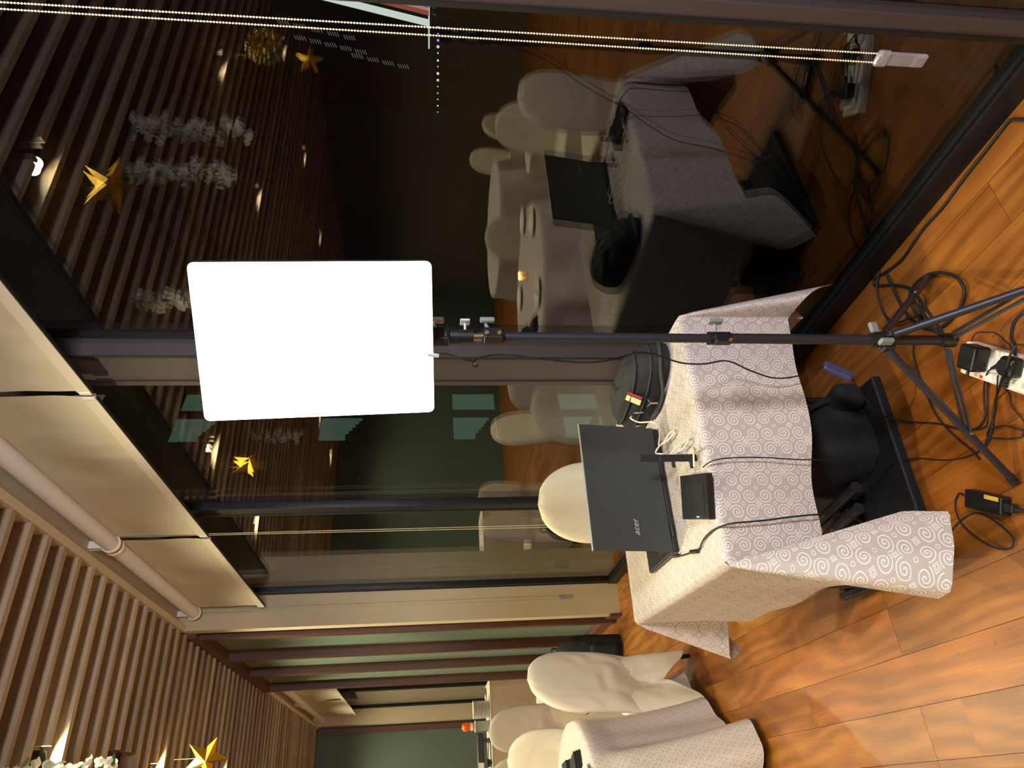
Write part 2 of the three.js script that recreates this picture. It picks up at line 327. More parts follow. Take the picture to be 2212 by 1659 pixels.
// ---------------------------------------------------------------- LED panel on its stand
const AX = .898, AZ = -1.28;
const stand = thing('light_stand', 'black folding tripod light stand in front of the laptop table', 'light stand', [AX, 0, AZ]);
{
  part('lower_tube', rod([0, .2, 0], [0, .79, 0], .0122, 24), M.blackMetal, stand);
  part('upper_tube', rod([0, .79, 0], [0, 1.33, 0], .0106, 24), M.blackMetal, stand);
  const clampLow = part('clamp', [rod([0, .772, 0], [0, .824, 0], .0155, 20), rbox(.02, .036, .02, .003, -.012, .797, .012)], M.blackPlastic, stand);
  part('knob', [rod([.012, .806, .006], [.03, .806, .014], .004), rbox(.01, .036, .018, .004, .036, .806, .017)], M.greyPlastic, clampLow);
  part('bolt', rod([-.018, .782, .02], [-.02, .782, .026], .004, 8), M.brass, clampLow);
  const clampTop = part('clamp', [rod([0, 1.303, 0], [0, 1.352, 0], .0165, 24), rbox(.03, .043, .026, .004, -.004, 1.328, .01)], M.blackPlastic, stand);
  for (const y of [1.315, 1.343]) part('bolt', rod([-.006, y, .02], [-.007, y, .0265], .0052, 6), M.brass, clampTop);
  part('knob', [rod([.012, 1.335, .006], [.026, 1.345, .012], .004), rbox(.012, .034, .012, .004, .034, 1.34, .016).rotateZ(0)], M.greyPlastic, clampTop);
  part('spigot', rod([0, 1.35, 0], [0, 1.372, 0], .0105, 20), M.chrome, stand);
  const hub = part('leg_collar', [rod([0, .362, 0], [0, .408, 0], .019, 24), rod([0, .405, 0], [0, .418, 0], .0165, 24)], M.blackPlastic, stand);
  part('collar_lever', rbox(.03, .02, .012, .004, .028, .405, .01), M.greyPlastic, hub); part('collar_grip', rbox(.012, .034, .02, .004, -.016, .392, .016), M.greyPlastic, hub);
  part('lower_collar', [rod([0, .2, 0], [0, .235, 0], .0175, 24)], M.blackPlastic, stand);
  const feet = [[.609 - AX, -1.484 - AZ], [1.246 - AX, -1.449 - AZ], [.885 - AX, -.925 - AZ]];
  for (const [fx, fz] of feet) {
    const l = Math.hypot(fx, fz), ux = fx / l, uz = fz / l, A = [ux * .024, .372, uz * .024], B = [fx, .011, fz], at = k => [A[0] + (B[0] - A[0]) * k, A[1] + (B[1] - A[1]) * k, A[2] + (B[2] - A[2]) * k];
    const leg = part('leg', [rod(A, B, .0094, 16), rbox(.014, .03, .024, .004, ux * .02, .372, uz * .02)], M.blackMetal, stand);
    part('rubber_foot', rod(at(.955), at(1.0), .0112, 14), M.rubber, leg);
    part('bolt', [rod([ux * .02 - uz * .012, .38, uz * .02 + ux * .012], [ux * .02 - uz * .016, .38, uz * .02 + ux * .016], .0042, 6)], M.brass, leg);
    const C = at(.62), sx = -uz * .006, sz = ux * .006;
    part('brace', [bar([ux * .02 + sx, .216, uz * .02 + sz], [C[0] + sx * 1.6, C[1], C[2] + sz * 1.6], .009, .0035), bar([ux * .02 - sx, .216, uz * .02 - sz], [C[0] - sx * 1.6, C[1], C[2] - sz * 1.6], .009, .0035)], M.blackMetal, stand);
    part('rivet', rod([C[0] + uz * .014, C[1], C[2] - ux * .014], [C[0] - uz * .014, C[1], C[2] + ux * .014], .0036, 8), M.chrome, stand);
  }
}
const panel = thing('led_panel_light', 'glowing white rectangular LED panel on top of the tripod stand', 'lamp', [AX, 1.372, AZ]);
{
  const n = V(-.733, -.054, .678).normalize(), r = V(.679, 0, .734).normalize(), u = n.clone().cross(r).normalize();
  const W = .326, H = .474, body = new THREE.Group(); body.name = 'panel_body'; panel.add(body);
  body.matrixAutoUpdate = true; body.quaternion.setFromRotationMatrix(new THREE.Matrix4().makeBasis(r, u, n)); body.rotateZ(.02);
  const bc = V(.85, 1.462, -1.229).sub(V(AX, 1.372, AZ)); body.position.copy(bc).addScaledVector(u, H / 2);
  const sh = new THREE.Shape(), a = W / 2, b = H / 2, q = .014; sh.moveTo(-a + q, -b); sh.lineTo(a - q, -b); sh.quadraticCurveTo(a, -b, a, -b + q); sh.lineTo(a, b - q); sh.quadraticCurveTo(a, b, a - q, b); sh.lineTo(-a + q, b); sh.quadraticCurveTo(-a, b, -a, b - q); sh.lineTo(-a, -b + q); sh.quadraticCurveTo(-a, -b, -a + q, -b);
  part('housing', new THREE.ExtrudeGeometry(sh, { depth: .022, bevelEnabled: true, bevelSize: .001, bevelThickness: .002, bevelSegments: 2 }).translate(0, 0, -.026), M.blackPlastic, body);
  part('diffuser', new THREE.ExtrudeGeometry(sh, { depth: .003, bevelEnabled: false }).translate(0, 0, -.001), glow(0xfff6ea, 5), body);
  const L = new THREE.RectAreaLight(0xf6f4ff, PANEL_POWER, W - .02, H - .02); L.position.set(0, 0, .006); L.rotation.y = Math.PI; body.add(L);
  const yoke = part('mount', [rod([0, 0, 0], [0, .03, 0], .0155, 20), rod([0, .03, 0], [0, .052, 0], .0175, 24), rbox(.034, .05, .03, .004, -.004, .078, .004)], M.blackPlastic, panel);
  for (const k of [.06, .072, .084, .096]) part('fin', rod([-.004, k, .004], [-.004, k + .003, .004], .021, 20), M.blackMetal, yoke);
  part('tilt_knob', [rod([.014, .085, .004], [.03, .085, .012], .003), rbox(.012, .04, .014, .004, .034, .085, .014)], M.clearPlastic, yoke);
  part('lock_knob', [rod([.012, .018, .004], [.028, .018, .01], .003), rbox(.006, .022, .02, .002, .031, .018, .012)], M.clearPlastic, yoke);
}

// its twin behind the camera, which lights the cloth front and the slats from this side
{
  const st = dup(stand, [.62, 0, 1.3], 2.2, 'second black tripod light stand, behind the camera and out of view'); st.scale.set(1.3, 1.5, 1.3);
  const pn = dup(panel, [.62, 1.372 * 1.5, 1.3], 3.93, 'second glowing LED panel, behind the camera and out of view');
  pn.traverse(o => { if (o.isRectAreaLight) o.intensity = REAR_PANEL_POWER; });
}

// ---------------------------------------------------------------- the laptop table
const TX = .886, TZ = -2.116, TR = -.0556, TW = .738, TD = .884, YT = .72;
{
  const t = thing('square_table', 'small table hidden under the swirl-patterned white cloth', 'table', [TX, 0, TZ], TR);
  part('tabletop', rbox(TW - .012, .022, TD - .012, .004, 0, YT - .018, 0), M.wood, t);
  for (const x of [-.348, .31]) { const l = part('leg', rod([x, .02, 0], [x, YT - .03, 0], .014, 14), M.blackMetal, t); part('foot_bar', rbox(.026, .024, .36, .006, x, .012, -.06), M.blackMetal, l); }
}
function clothGeo() {
  const hw = TW / 2, hd = TD / 2, ov = { b: .33, l: .36, lf: .5, r: .42 }, FL = .275, FR = .36, r = .012, gs = [];
  const arc = s => { const q = r * Math.PI / 2; if (s < q) { const a = s / r; return [Math.sin(a) * r, r - Math.cos(a) * r]; } return [r, r + s - q]; };
  gs.push(param((u, v) => { const x = -hw + u * TW, z = -hd + v * TD; return [x, .0015 * noise(x * 9, z * 9, 3), z, x, z]; }, 24, 28));
  const rip = (s, q, ph) => Math.sin(q * 9 + ph) * .5 + Math.sin(q * 19 + ph * 2) * .25 + noise(q * 5 + ph, 2, 1) * .8;
  const side = (len, over0, base, dir, amp, ph, lean, over1 = over0) => gs.push(param((u, v) => {
    const over = over0 + (over1 - over0) * u;
    const q = (u - .5) * len, edge = Math.pow(Math.sin(Math.PI * u), .7), s = v * over * (1 + .04 * noise(q * 4, ph, 2) * edge), [o, d] = arc(s);
    const k = s / over, out = o + amp * edge * rip(s, q, ph) * k * (.35 + .65 * k) + lean * edge * s;
    const X = base[0] + dir[0] * out + dir[2] * q, Z = base[1] + dir[1] * out + dir[3] * q;
    return [X, -d, Z, base[0] + dir[0] * s + dir[2] * q, base[1] + dir[1] * s + dir[3] * q];
  }, 60, 26));
  side(TW, FL, [0, hd], [0, 1, 1, 0], .02, .6, .03, FR);
  side(TW, ov.b, [0, -hd], [0, -1, -1, 0], .02, 2.2, .03);
  side(TD, ov.l, [-hw, 0], [-1, 0, 0, 1], .03, 4.1, .05, ov.lf);
  side(TD, ov.r, [hw, 0], [1, 0, 0, -1], .02, 1.2, .05);
  const corner = (cx, cz, ex, ez, os, oz, rho, lam, bend, knots) => gs.push(param((u, v) => {
    const phi = u * Math.PI / 2, c = Math.cos(phi), sn = Math.sin(phi), Lm = Math.min(oz / Math.max(c, 1e-3), os / Math.max(sn, 1e-3)), s = v * Lm, [o, d] = arc(s);
    let out = rho * Math.sin(Math.PI * u), lat = lam * Math.sin(2 * Math.PI * u);
    if (knots) { let i = 0; while (i < knots.length - 2 && u > knots[i + 1][0]) i++; const [t0, o0, l0] = knots[i], [t1, o1, l1] = knots[i + 1], k = clamp((u - t0) / (t1 - t0)), e = k * .5 + sm(0, 1, k) * .5; out = o0 + (o1 - o0) * e; lat = l0 + (l1 - l0) * e; }
    const Dx = ex * Math.cos(bend), Dz = ez * Math.sin(bend), Txx = -Math.sin(bend) * ex, Tzz = Math.cos(bend) * ez;
    const k = sm(0, .06, s) * s, hx = out * Dx + lat * Txx, hz = out * Dz + lat * Tzz, tilt = Math.sqrt(Math.max(.05, 1 - Math.min(.95, hx * hx + hz * hz)));
    return [cx + ex * sn * o + hx * k, -(d) * tilt, cz + ez * c * o + hz * k, cx + ex * sn * s, cz + ez * c * s];
  }, 40, 26));
  corner(-hw, hd, -1, 1, ov.lf, FL, 0, 0, Math.PI / 2, [[0, 0, 0], [.2, .1, .1], [.42, .18, .2], [.6, .25, .2], [.69, .3, .13], [.8, .37, -.06], [.87, .33, -.22], [.94, .2, -.24], [1, 0, 0]]);
  corner(hw, hd, 1, 1, ov.r, FR, .2, .2, .5);
  corner(-hw, -hd, -1, -1, ov.l, ov.b, .34, .24, 1.15);
  corner(hw, -hd, 1, -1, ov.r, ov.b, .5, .15, .8);
  const m = mergeGeometries(gs.map(g => { g.deleteAttribute('normal'); return g; })); const w = mergeVertices(m, 1e-4); w.computeVertexNormals(); return w;
}
{ const c = single('tablecloth', clothGeo(), M.swirl, 'white swirl-patterned damask tablecloth under the laptop', 'tablecloth'); c.position.set(TX, YT, TZ); c.rotation.y = TR; }

// ---------------------------------------------------------------- laptop
const font = await new FontLoader().loadAsync('fonts/droid/droid_sans_bold.typeface.json');
{
  const hx = (.614 + 1.023) / 2, hz = -1.982, t = thing('laptop', 'open dark grey laptop seen from behind its lid', 'laptop', [hx, YT + .002, hz], -.0366);
  const W = .408, base = part('base', rbox(W, .018, .268, .006, 0, .009, -.134), M.blackPlastic, t);
  const keys = []; for (let i = 0; i < 15; i++) for (let j = 0; j < 5; j++) keys.push(rbox(.0195, .003, .015, .002, -.175 + i * .025, .0185, -.05 - j * .0195, 1));
  part('keyboard', keys, M.key_, base);
  part('touchpad', box(.1, .001, .06, 0, .0185, -.215), M.blackMatte, base);
  const lid = new THREE.Group(); lid.name = 'lid'; lid.position.set(0, .016, 0); lid.rotation.x = .14; t.add(lid);
  part('lid_shell', rbox(W, .258, .007, .0035, 0, .132, 0, 3), M.lid, lid);
  part('screen', box(W - .02, .235, .001, 0, .135, -.0042), std({ color: 0x08090a, roughness: .25 }), lid);
  part('screen_bezel', [box(W - .004, .008, .002, 0, .256, -.004), box(W - .004, .012, .002, 0, .01, -.004), box(.008, .25, .002, -W / 2 + .006, .13, -.004), box(.008, .25, .002, W / 2 - .006, .13, -.004)], M.blackPlastic, lid);
  part('lid_edge', rbox(W + .001, .0025, .008, .001, 0, .2605, -.0005), M.silver, lid);
  const tg = new TextGeometry('acer', { font, size: .017, depth: .0006, curveSegments: 5 }); tg.computeBoundingBox(); tg.translate(-tg.boundingBox.max.x / 2, 0, 0);
  tg.applyMatrix4(new THREE.Matrix4().makeShear(0, 0, .22, 0, 0, 0)); tg.translate(-.133, .105, .0034);
  part('logo', tg, M.silver, lid, 'silver acer lettering');
  for (const s of [-1, 1]) part('hinge', rod([s * .12, .012, .001], [s * .16, .012, .001], .006, 12), M.blackPlastic, t);
}
// ---------------------------------------------------------------- router
{
  const t = thing('wifi_router', 'black wireless router with two flat antennas on the table edge', 'router', [.688, YT + .001, -1.738], -.36);
  const side = new THREE.Shape(); side.moveTo(-.073, 0); side.lineTo(.073, .0); side.lineTo(.078, .016); side.lineTo(-.073, .030); side.closePath();
  part('body', new THREE.ExtrudeGeometry(side, { depth: .118, bevelEnabled: true, bevelSize: .002, bevelThickness: .002, bevelSegments: 2 }).translate(0, .002, -.059).rotateY(-Math.PI / 2), M.blackPlastic, t);
  const ribs = []; for (let i = 0; i < 26; i++) ribs.push(box(.0016, .0012, .1, -.048 + i * .0033, .0, .012));
  part('vent_ribs', ribs.map(g => g.rotateX(.0925).translate(0, .0282, 0)), M.blackMatte, t);
  const lg = new TextGeometry('tp-link', { font, size: .0055, depth: .0004, curveSegments: 3 }); lg.rotateX(-Math.PI / 2).rotateY(0).rotateX(.0925).translate(.022, .0300, -.045); part('logo', lg, M.clearPlastic, t, 'small white lettering');
  part('status_light', box(.003, .0014, .014, -.054, .0262, .02).rotateY(0), glow(0x9ecbff, 2.5), t);
}
for (const [p, h, l] of [[[.795, YT + .012, -1.715], .108, 'nearer black paddle antenna of the router, over the table edge'], [[.835, YT + .03, -1.80], .118, 'farther black paddle antenna of the router, in front of the laptop lid']]) {
  const a = new THREE.Group(); void l; const t = scene.children.find(o => o.name === 'wifi_router'); const q = t.worldToLocal ? (t.updateMatrixWorld(), t.worldToLocal(V(...p))) : V(...p);
  a.name = 'antenna'; a.position.copy(q); a.rotation.y = .36; t.add(a);
  part('paddle', rbox(.0215, h, .008, .004, 0, h / 2 - .008, 0), M.blackMatte, a); part('antenna_joint', rod([-.03, .012, 0], [0, .012, 0], .005, 12), M.blackPlastic, a);
}
// white network lead
single('network_lead', [cable([[1.09, .79, -2.01], [1.075, .80, -2.0], [1.06, .775, -2.0], [1.05, .74, -1.98], [1.03, .73, -1.955], [.99, .735, -1.93], [.955, .745, -1.92], [.935, .75, -1.92], [.93, .745, -1.89], [.94, .735, -1.84], [.93, .73, -1.82], [.92, .742, -1.85], [.925, .755, -1.91], [.91, .765, -1.92], [.885, .76, -1.88], [.865, .755, -1.86], [.87, .745, -1.83], [.868, .738, -1.77], [.85, .738, -1.715], [.84, .745, -1.735], [.85, .75, -1.8], [.865, .753, -1.85], [.84, .745, -1.81], [.815, .738, -1.74], [.795, .745, -1.665], [.792, .76, -1.645], [.8, .752, -1.66], [.785, .742, -1.695], [.765, .74, -1.71]], .0026, 7, 6)], M.whiteCable, 'looped white network lead between the laptop and the router', 'cable');

// ---------------------------------------------------------------- shoulder bag on the table
{
  const t = thing('shoulder_bag', 'black shoulder bag with tan and red tags lying on the table', 'bag', [1.165, YT + .002, -1.955], .1);
  const A = .08, B = .2, H = .128;
  part('bag_body', param((u, v) => { const a = u * Math.PI * 2, k = v; const y = H * Math.sin(k * Math.PI / 2), e = .55; const cs = Math.cos(a), sn = Math.sin(a); const R = Math.pow(Math.cos(k * Math.PI / 2), e) * (1 + .02 * Math.sin(k * 6)); const w = .007 * noise(cs * 3, sn * 4, k * 5); return [Math.sign(cs) * Math.pow(Math.abs(cs), .75) * A * R + w, Math.max(0, y + w), Math.sign(sn) * Math.pow(Math.abs(sn), .8) * B * R + w, u * 2, v]; }, 64, 24, true), M.bagCloth, t);
  const rim = [], on = (a, k, o = 0) => { const e = .55, cs = Math.cos(a), sn = Math.sin(a), R = Math.pow(Math.cos(k * Math.PI / 2), e); return [Math.sign(cs) * Math.pow(Math.abs(cs), .75) * (A * R + o), H * Math.sin(k * Math.PI / 2) + o * .4, Math.sign(sn) * Math.pow(Math.abs(sn), .8) * (B * R + o)]; };
  for (const k of [.25, .52]) { const pts = []; for (let a = .9; a < 4.6; a += .25) pts.push(on(a, k + .05 * Math.sin(a), .004)); part('seam', cable(pts, .0035, 6, 4), M.bagStrap, t); }
  part('strap', [cable([[-.088, .012, -.05], [-.1, .012, .03], [-.09, .02, .1], [-.06, .06, .17], [-.02, .07, .21], [.06, .05, .2]], .011, 6, 6).scale(1, .5, 1)], M.bagStrap, t);
  const tg = part('tag', box(.002, .05, .026), M.tan, t, 'tan leather patch'); tg.position.set(-.074, .088, .035); tg.rotation.z = -.5;
  const rg = part('tag', box(.002, .05, .011), M.red, t, 'dark red strip'); rg.position.set(-.074, .089, .06); rg.rotation.z = -.5;
  part('zip_pull', [rod([-.098, .05, .0], [-.09, .078, -.016], .0028, 8)], M.chrome, t); part('zip_pull', [rod([-.09, .03, -.09], [-.088, .05, -.1], .0024, 8)], M.chrome, t);
  part('snap_hook', [new THREE.TorusGeometry(.009, .0018, 6, 16).scale(.6, 1.3, 1).rotateY(1.2).translate(-.104, .03, .06), rod([-.104, .042, .06], [-.1, .056, .075], .0018, 6), rod([-.104, .042, .06], [-.106, .05, .045], .0018, 6)], M.chrome, t);
}
// ---------------------------------------------------------------- covered banquet chairs
function makeChair(name, label) {
  const t = thing(name, label, 'chair', [0, 0, 0], 0, 'covered banquet chairs');
  // faces +z, back at -z
  part('back_cover', param((u, v) => {
    const a = u * Math.PI * 2, y = .30 + v * .655; const k = clamp((y - .66) / .295); const w = .205 * Math.sqrt(Math.max(0, 1 - Math.pow(k, 2.6))) * (1 - .04 * sm(.66, .38, y)), th = (.034 * Math.sqrt(Math.max(0, 1 - Math.pow(k, 5))) + .006 * (1 - k)) * (.25 + .75 * sm(.3, .52, y));
    const cs = Math.cos(a), sn = Math.sin(a), wr = .004 * Math.sin(y * 30 + cs * 9 + noise(cs * 3, y * 6, 1) * 5) * sm(.9, .6, y) + .005 * noise(cs * 4, y * 5, sn);
    return [Math.sign(cs) * Math.pow(Math.abs(cs), .7) * w * (1 + wr * .4), y, -.2 + .012 * sm(.5, .3, y) - .1 * (y - .45) + Math.sign(sn) * Math.pow(Math.abs(sn), .8) * (th + wr * .9)];
  }, 56, 40, true), M.cover, t);
  part('seat_cover', param((u, v) => {
    const a = u * Math.PI * 2, cs = Math.cos(a), sn = Math.sin(a), sq = p => { const m = Math.max(Math.abs(cs), Math.abs(sn)), e = Math.pow(Math.pow(Math.abs(cs), p) + Math.pow(Math.abs(sn), p), -1 / p); void m; return e; };
    if (v < .16) { const k = v / .16, e = sq(6) * k; return [cs * e * .205, .478 - .012 * k * k * k, sn * e * .215 + .0]; }
    const k = (v - .16) / .84, e = sq(6 + 2 * k), leg = Math.pow(Math.abs(Math.sin(2 * a)), 1.6);      // 1 at the corners
    const hem = .035 + .17 * (1 - leg), y = .466 - k * (.466 - hem), pinch = 1 - .16 * Math.sin(Math.PI * k * .9) * (1 - leg) - .05 * k * (1 - leg) + .02 * k * leg;
    const fold = .012 * Math.sin(a * 11 + k * 4) * k * (1 - leg) + .006 * noise(cs * 4, sn * 4, k * 5);
    return [cs * (e * .205 * pinch + fold), y, sn * (e * .215 * pinch + fold) - .02 * k * (sn < 0 ? 1 : 0)];
  }, 96, 34, true), M.cover, t);
  for (const sx of [-1, 1]) for (const sz of [-1, 1]) part('leg', rod([sx * .172, 0, sz * .18 - (sz < 0 ? .012 : 0)], [sx * .155, .44, sz * .16], .0115, 10), M.blackMetal, t);
  return t;
}
const chair0 = makeChair('banquet_chair', 'cream covered banquet chair behind the open laptop, only its round top showing');
chair0.position.set(1.205, 0, -2.85); chair0.rotation.y = 0;
dup(chair0, [.40, 0, -4.12], -2.5, 'brightly lit cream covered chair between the round table and the backpack');
dup(chair0, [.13, 0, -4.98], -.42, 'grey-shaded covered chair on the far side of the nearer round table');
dup(chair0, [.66, 0, -6.9], 2.6, 'cream covered chair with creased back in front of the buffet table');
dup(chair0, [.2, 0, -7.15], 2.9, 'covered chair whose rounded top shows left of the creased chair at the buffet');
dup(chair0, [-1.42, 0, -3.55], 1.25, 'covered chair on the inner side of the nearer round table, seen mirrored in the window');
dup(chair0, [-.7, 0, -2.85], 3.4, 'covered chair on the camera side of the nearer round table, seen mirrored in the window');
dup(chair0, [-1.75, 0, -5.0], -2.4, 'covered chair on the window side of the inner round table, mirrored in the window');
dup(chair0, [-2.75, 0, -4.75], 3.1, 'covered chair on the camera side of the inner round table, mirrored in the window');
dup(chair0, [-3.85, 0, -6.1], 1.57, 'covered chair on the room side of the inner round table, mirrored in the window');

// ---------------------------------------------------------------- round tables
function roundTable(x, z, R, label, clabel, seedPh) {
  const t = thing('round_table', label, 'table', [x, 0, z], 0, 'round banquet tables');
  part('tabletop', new THREE.CylinderGeometry(R - .006, R - .006, .025, 64).translate(0, .722, 0), M.wood, t);
  part('pedestal', [rod([0, .04, 0], [0, .71, 0], .04, 20), rod([0, 0, 0], [0, .04, 0], .26, 32, .2)], M.blackMetal, t);
  const g = param((u, v) => {
    const a = u * Math.PI * 2;
    if (v < .3) { const r = v / .3 * R; return [Math.cos(a) * r, .7375, Math.sin(a) * r, Math.cos(a) * r, Math.sin(a) * r]; }
    const k = (v - .3) / .7, drop = k * .69, f = Math.sin(a * 7 + seedPh) * .6 + Math.sin(a * 12 + seedPh * 2.3) * .4 + .5 * noise(Math.cos(a) * 2, Math.sin(a) * 2, seedPh), sh = Math.sin(f * 1.7);
    const r = R + .01 * sm(0, .04, k) + k * .07 + k * k * .06 + sh * (.012 + .085 * k) * sm(0, .25, k), hem = .04 * Math.sin(a * 4 + seedPh);
    return [Math.cos(a + .03 * sh * k) * r, .7375 - drop + hem * k * k * .4 + (k < .02 ? 0 : 0), Math.sin(a + .03 * sh * k) * r, Math.cos(a) * (R + drop), Math.sin(a) * (R + drop)];
  }, 240, 60, true);
  const c = single('round_tablecloth', g, M.key, clabel, 'tablecloth', 'round tablecloths'); c.position.set(x, 0, z); return t;
}
roundTable(-.3, -4.02, .64, 'round banquet table at the picture edge beside the bright covered chair', 'pale key-patterned cloth falling in folds from the nearer round table', 1.35);
roundTable(-2.7, -5.9, .75, 'round banquet table farther into the room, mirrored in the window', 'pale key-patterned cloth on the inner round table', 3.1);
// things on the nearer round table
const TT = .739;
for (const [x, z, ry, w, h, l] of [[.13, -3.83, .3, .1, .035, 'black folded napkin nearest the rim of the round table'], [.1, -4.02, .1, .13, .045, 'thick black folded napkin in the middle of the napkin row'], [.0, -4.2, -.2, .16, .05, 'long black folded napkin farthest from the rim']]) { const t = thing('folded_napkin', l, 'napkin', [x, TT, z], ry, 'black napkins on the round table'); for (let i = 0; i < 3; i++) part('fold', rbox(w - i * .012, h / 3 - .001, .17 - i * .02, .004, i * .004, h / 6 + i * h / 3, i * .006), M.blackMatte, t); }
const plateG = lathe([[0, 0], [.06, 0], [.065, .004], [.098, .014], [.105, .018], [.104, .020], [.096, .0165], [.062, .0065], [0, .005]], 40);
{ const p = single('dinner_plate', plateG, M.porcelain, 'white dinner plate with a fork on the nearer round table', 'plate'); p.position.set(.03, TT, -3.60); }
{ const t = thing('fork', 'steel fork lying across the white plate on the round table', 'fork', [.03, TT + .019, -3.60], .9); part('handle', rbox(.008, .002, .13, .001, 0, 0, .03), M.chrome, t); for (let i = 0; i < 4; i++) part('tine', rod([-.009 + i * .006, 0, -.035], [-.009 + i * .006, 0, -.085], .0012, 6), M.chrome, t); part('neck', rbox(.022, .002, .02, .001, 0, 0, -.03), M.chrome, t); }
for (const [x, z, l] of [[-.55, -3.55, 'white plate toward the camera on the nearer round table'], [-.9, -3.9, 'white plate on the inner side of the nearer round table'], [-.5, -4.35, 'white plate on the far side of the nearer round table']]) { const p = single('dinner_plate', plateG, M.porcelain, l, 'plate'); p.position.set(x, TT, z); }
{ const t = thing('table_lantern', 'small lit candle glass on the nearer round table', 'candle', [-.42, TT, -3.98]); part('glass_cup', lathe([[.0, 0], [.03, 0], [.034, .06], [.032, .06], [.028, .004], [0, .004]], 24), M.clear, t); part('flame', new THREE.SphereGeometry(.008, 10, 8).scale(.7, 1.5, .7).translate(0, .03, 0), glow(0xff9a3c, 8), t); const l = new THREE.PointLight(0xff9a3c, .12); l.position.set(0, .05, 0); l.castShadow = true; t.add(l); }

// ---------------------------------------------------------------- buffet at the end of the room
{
  const t = thing('buffet_table', 'long buffet table with plain beige cloth below the end wall', 'table', [.35, 0, -9.3]);
  part('tabletop', rbox(1.86, .03, .72, .004, 0, .725, 0), M.wood, t);
  part('cloth', param((u, v) => { const per = [[-.935, .365], [.935, .365], [.935, -.365], [-.935, -.365], [-.935, .365]]; const s = u * 4, i = Math.min(3, Math.floor(s)), f = s - i, x = per[i][0] + (per[i + 1][0] - per[i][0]) * f, z = per[i][1] + (per[i + 1][1] - per[i][1]) * f, o = 1 + .03 * v * (1 + Math.sin(u * 160) * .5); return [x * o, .745 - v * .7, z * o]; }, 400, 10), M.plainCloth, t);
  part('cloth_top', rbox(1.875, .006, .735, .003, 0, .745, 0), M.porcelain, t);
}
for (let i = 0; i < 12; i++) { const p = single('buffet_plate', lathe([[0, 0], [.06, 0], [.1, .012], [.1, .015], [.06, .004], [0, .004]], 28), M.porcelain, `white plate, ${['bottom', 'second', 'third', 'fourth', 'fifth', 'sixth', 'seventh', 'eighth', 'ninth', 'tenth', 'eleventh', 'topmost'][i]} from below in the buffet stack`, 'plate', 'stacked plates on the buffet table'); p.position.set(.965, .748 + i * .0165, -9.05); }
{ const t = thing('serving_box', 'grey serving box beside the plate stack on the buffet', 'box', [.79, .748, -9.1]); part('body', rbox(.11, .17, .11, .01, 0, .085, 0), M.grey, t); part('cover', rbox(.12, .012, .12, .004, 0, .176, 0), M.porcelain, t); }
{ const t = thing('orange_bottle', 'orange squeeze bottle on top of the grey serving box', 'bottle', [.79, .93, -9.1]); part('bottle_body', lathe([[0, 0], [.034, 0], [.04, .02], [.04, .06], [.05, .09], [.048, .12], [.03, .145], [0, .15]], 24), M.orange, t); part('band', lathe([[.041, .02], [.042, .022], [.042, .05], [.041, .052]], 24), M.porcelain, t); }
{ const t = thing('warming_tray', 'long black warming tray raised on the buffet table', 'tray', [.46, .748, -9.15]); part('tray_body', rbox(.5, .075, .2, .012, 0, .12, 0), M.blackPlastic, t); part('leg', bx(-.2, -.16, 0, .085, -.08, .08), M.blackMetal, t); part('leg', bx(.16, .2, 0, .085, -.08, .08), M.blackMetal, t); part('card', box(.1, .06, .002, -.1, .12, .102), M.porcelain, t); }
{ const t = thing('ladle', 'black ladle resting on the buffet cloth edge', 'ladle', [.4, .752, -9.0]); part('bowl', new THREE.SphereGeometry(.045, 20, 10, 0, 7, Math.PI / 2, Math.PI / 2).translate(0, .046, 0), M.black, t); part('handle', rod([.04, .04, 0], [.26, .03, .02], .006, 8), M.blackMetal, t); }
for (const [x, l] of [[1.18, 'oval steel platter standing by the window end of the buffet'], [1.1, 'white oval dish leaning beside the steel platter on the buffet']]) { const t = single('platter', lathe([[0, 0], [.07, 0], [.085, .01], [.084, .013], [.07, .004], [0, .004]], 32), x > 1.15 ? M.chrome : M.porcelain, l, 'platter'); t.position.set(x, .75, -9.5); }

// ---------------------------------------------------------------- backpack by the pier
{
  const t = thing('backpack', 'black backpack standing on the floor by the timber-framed wall', 'backpack', [.95, 0, -5.56], -.5);
  part('pack_body', param((u, v) => { const a = u * Math.PI * 2, cs = Math.cos(a), sn = Math.sin(a), k = v, y = .5 * k, R = Math.pow(Math.max(0, 1 - Math.pow(k, 5)), .5) * (1 - .12 * (1 - k)), w = .012 * noise(cs * 3, sn * 3, k * 6); return [Math.sign(cs) * Math.pow(Math.abs(cs), .6) * .135 * R + w, y, Math.sign(sn) * Math.pow(Math.abs(sn), .6) * .09 * R + w]; }, 56, 30, true), M.bagCloth, t);
  part('front_pocket', rbox(.2, .22, .06, .03, 0, .15, .1, 4), M.bagCloth, t);
  part('haul_loop', cable([[-.03, .49, -.02], [-.03, .53, -.02], [.03, .53, -.02], [.03, .49, -.02]], .007), M.bagStrap, t);
  part('strap', cable([[-.13, .42, .03], [-.15, .3, .05], [-.15, .12, .06], [-.14, .012, .12], [-.05, .01, .2]], .008), M.bagStrap, t);
}
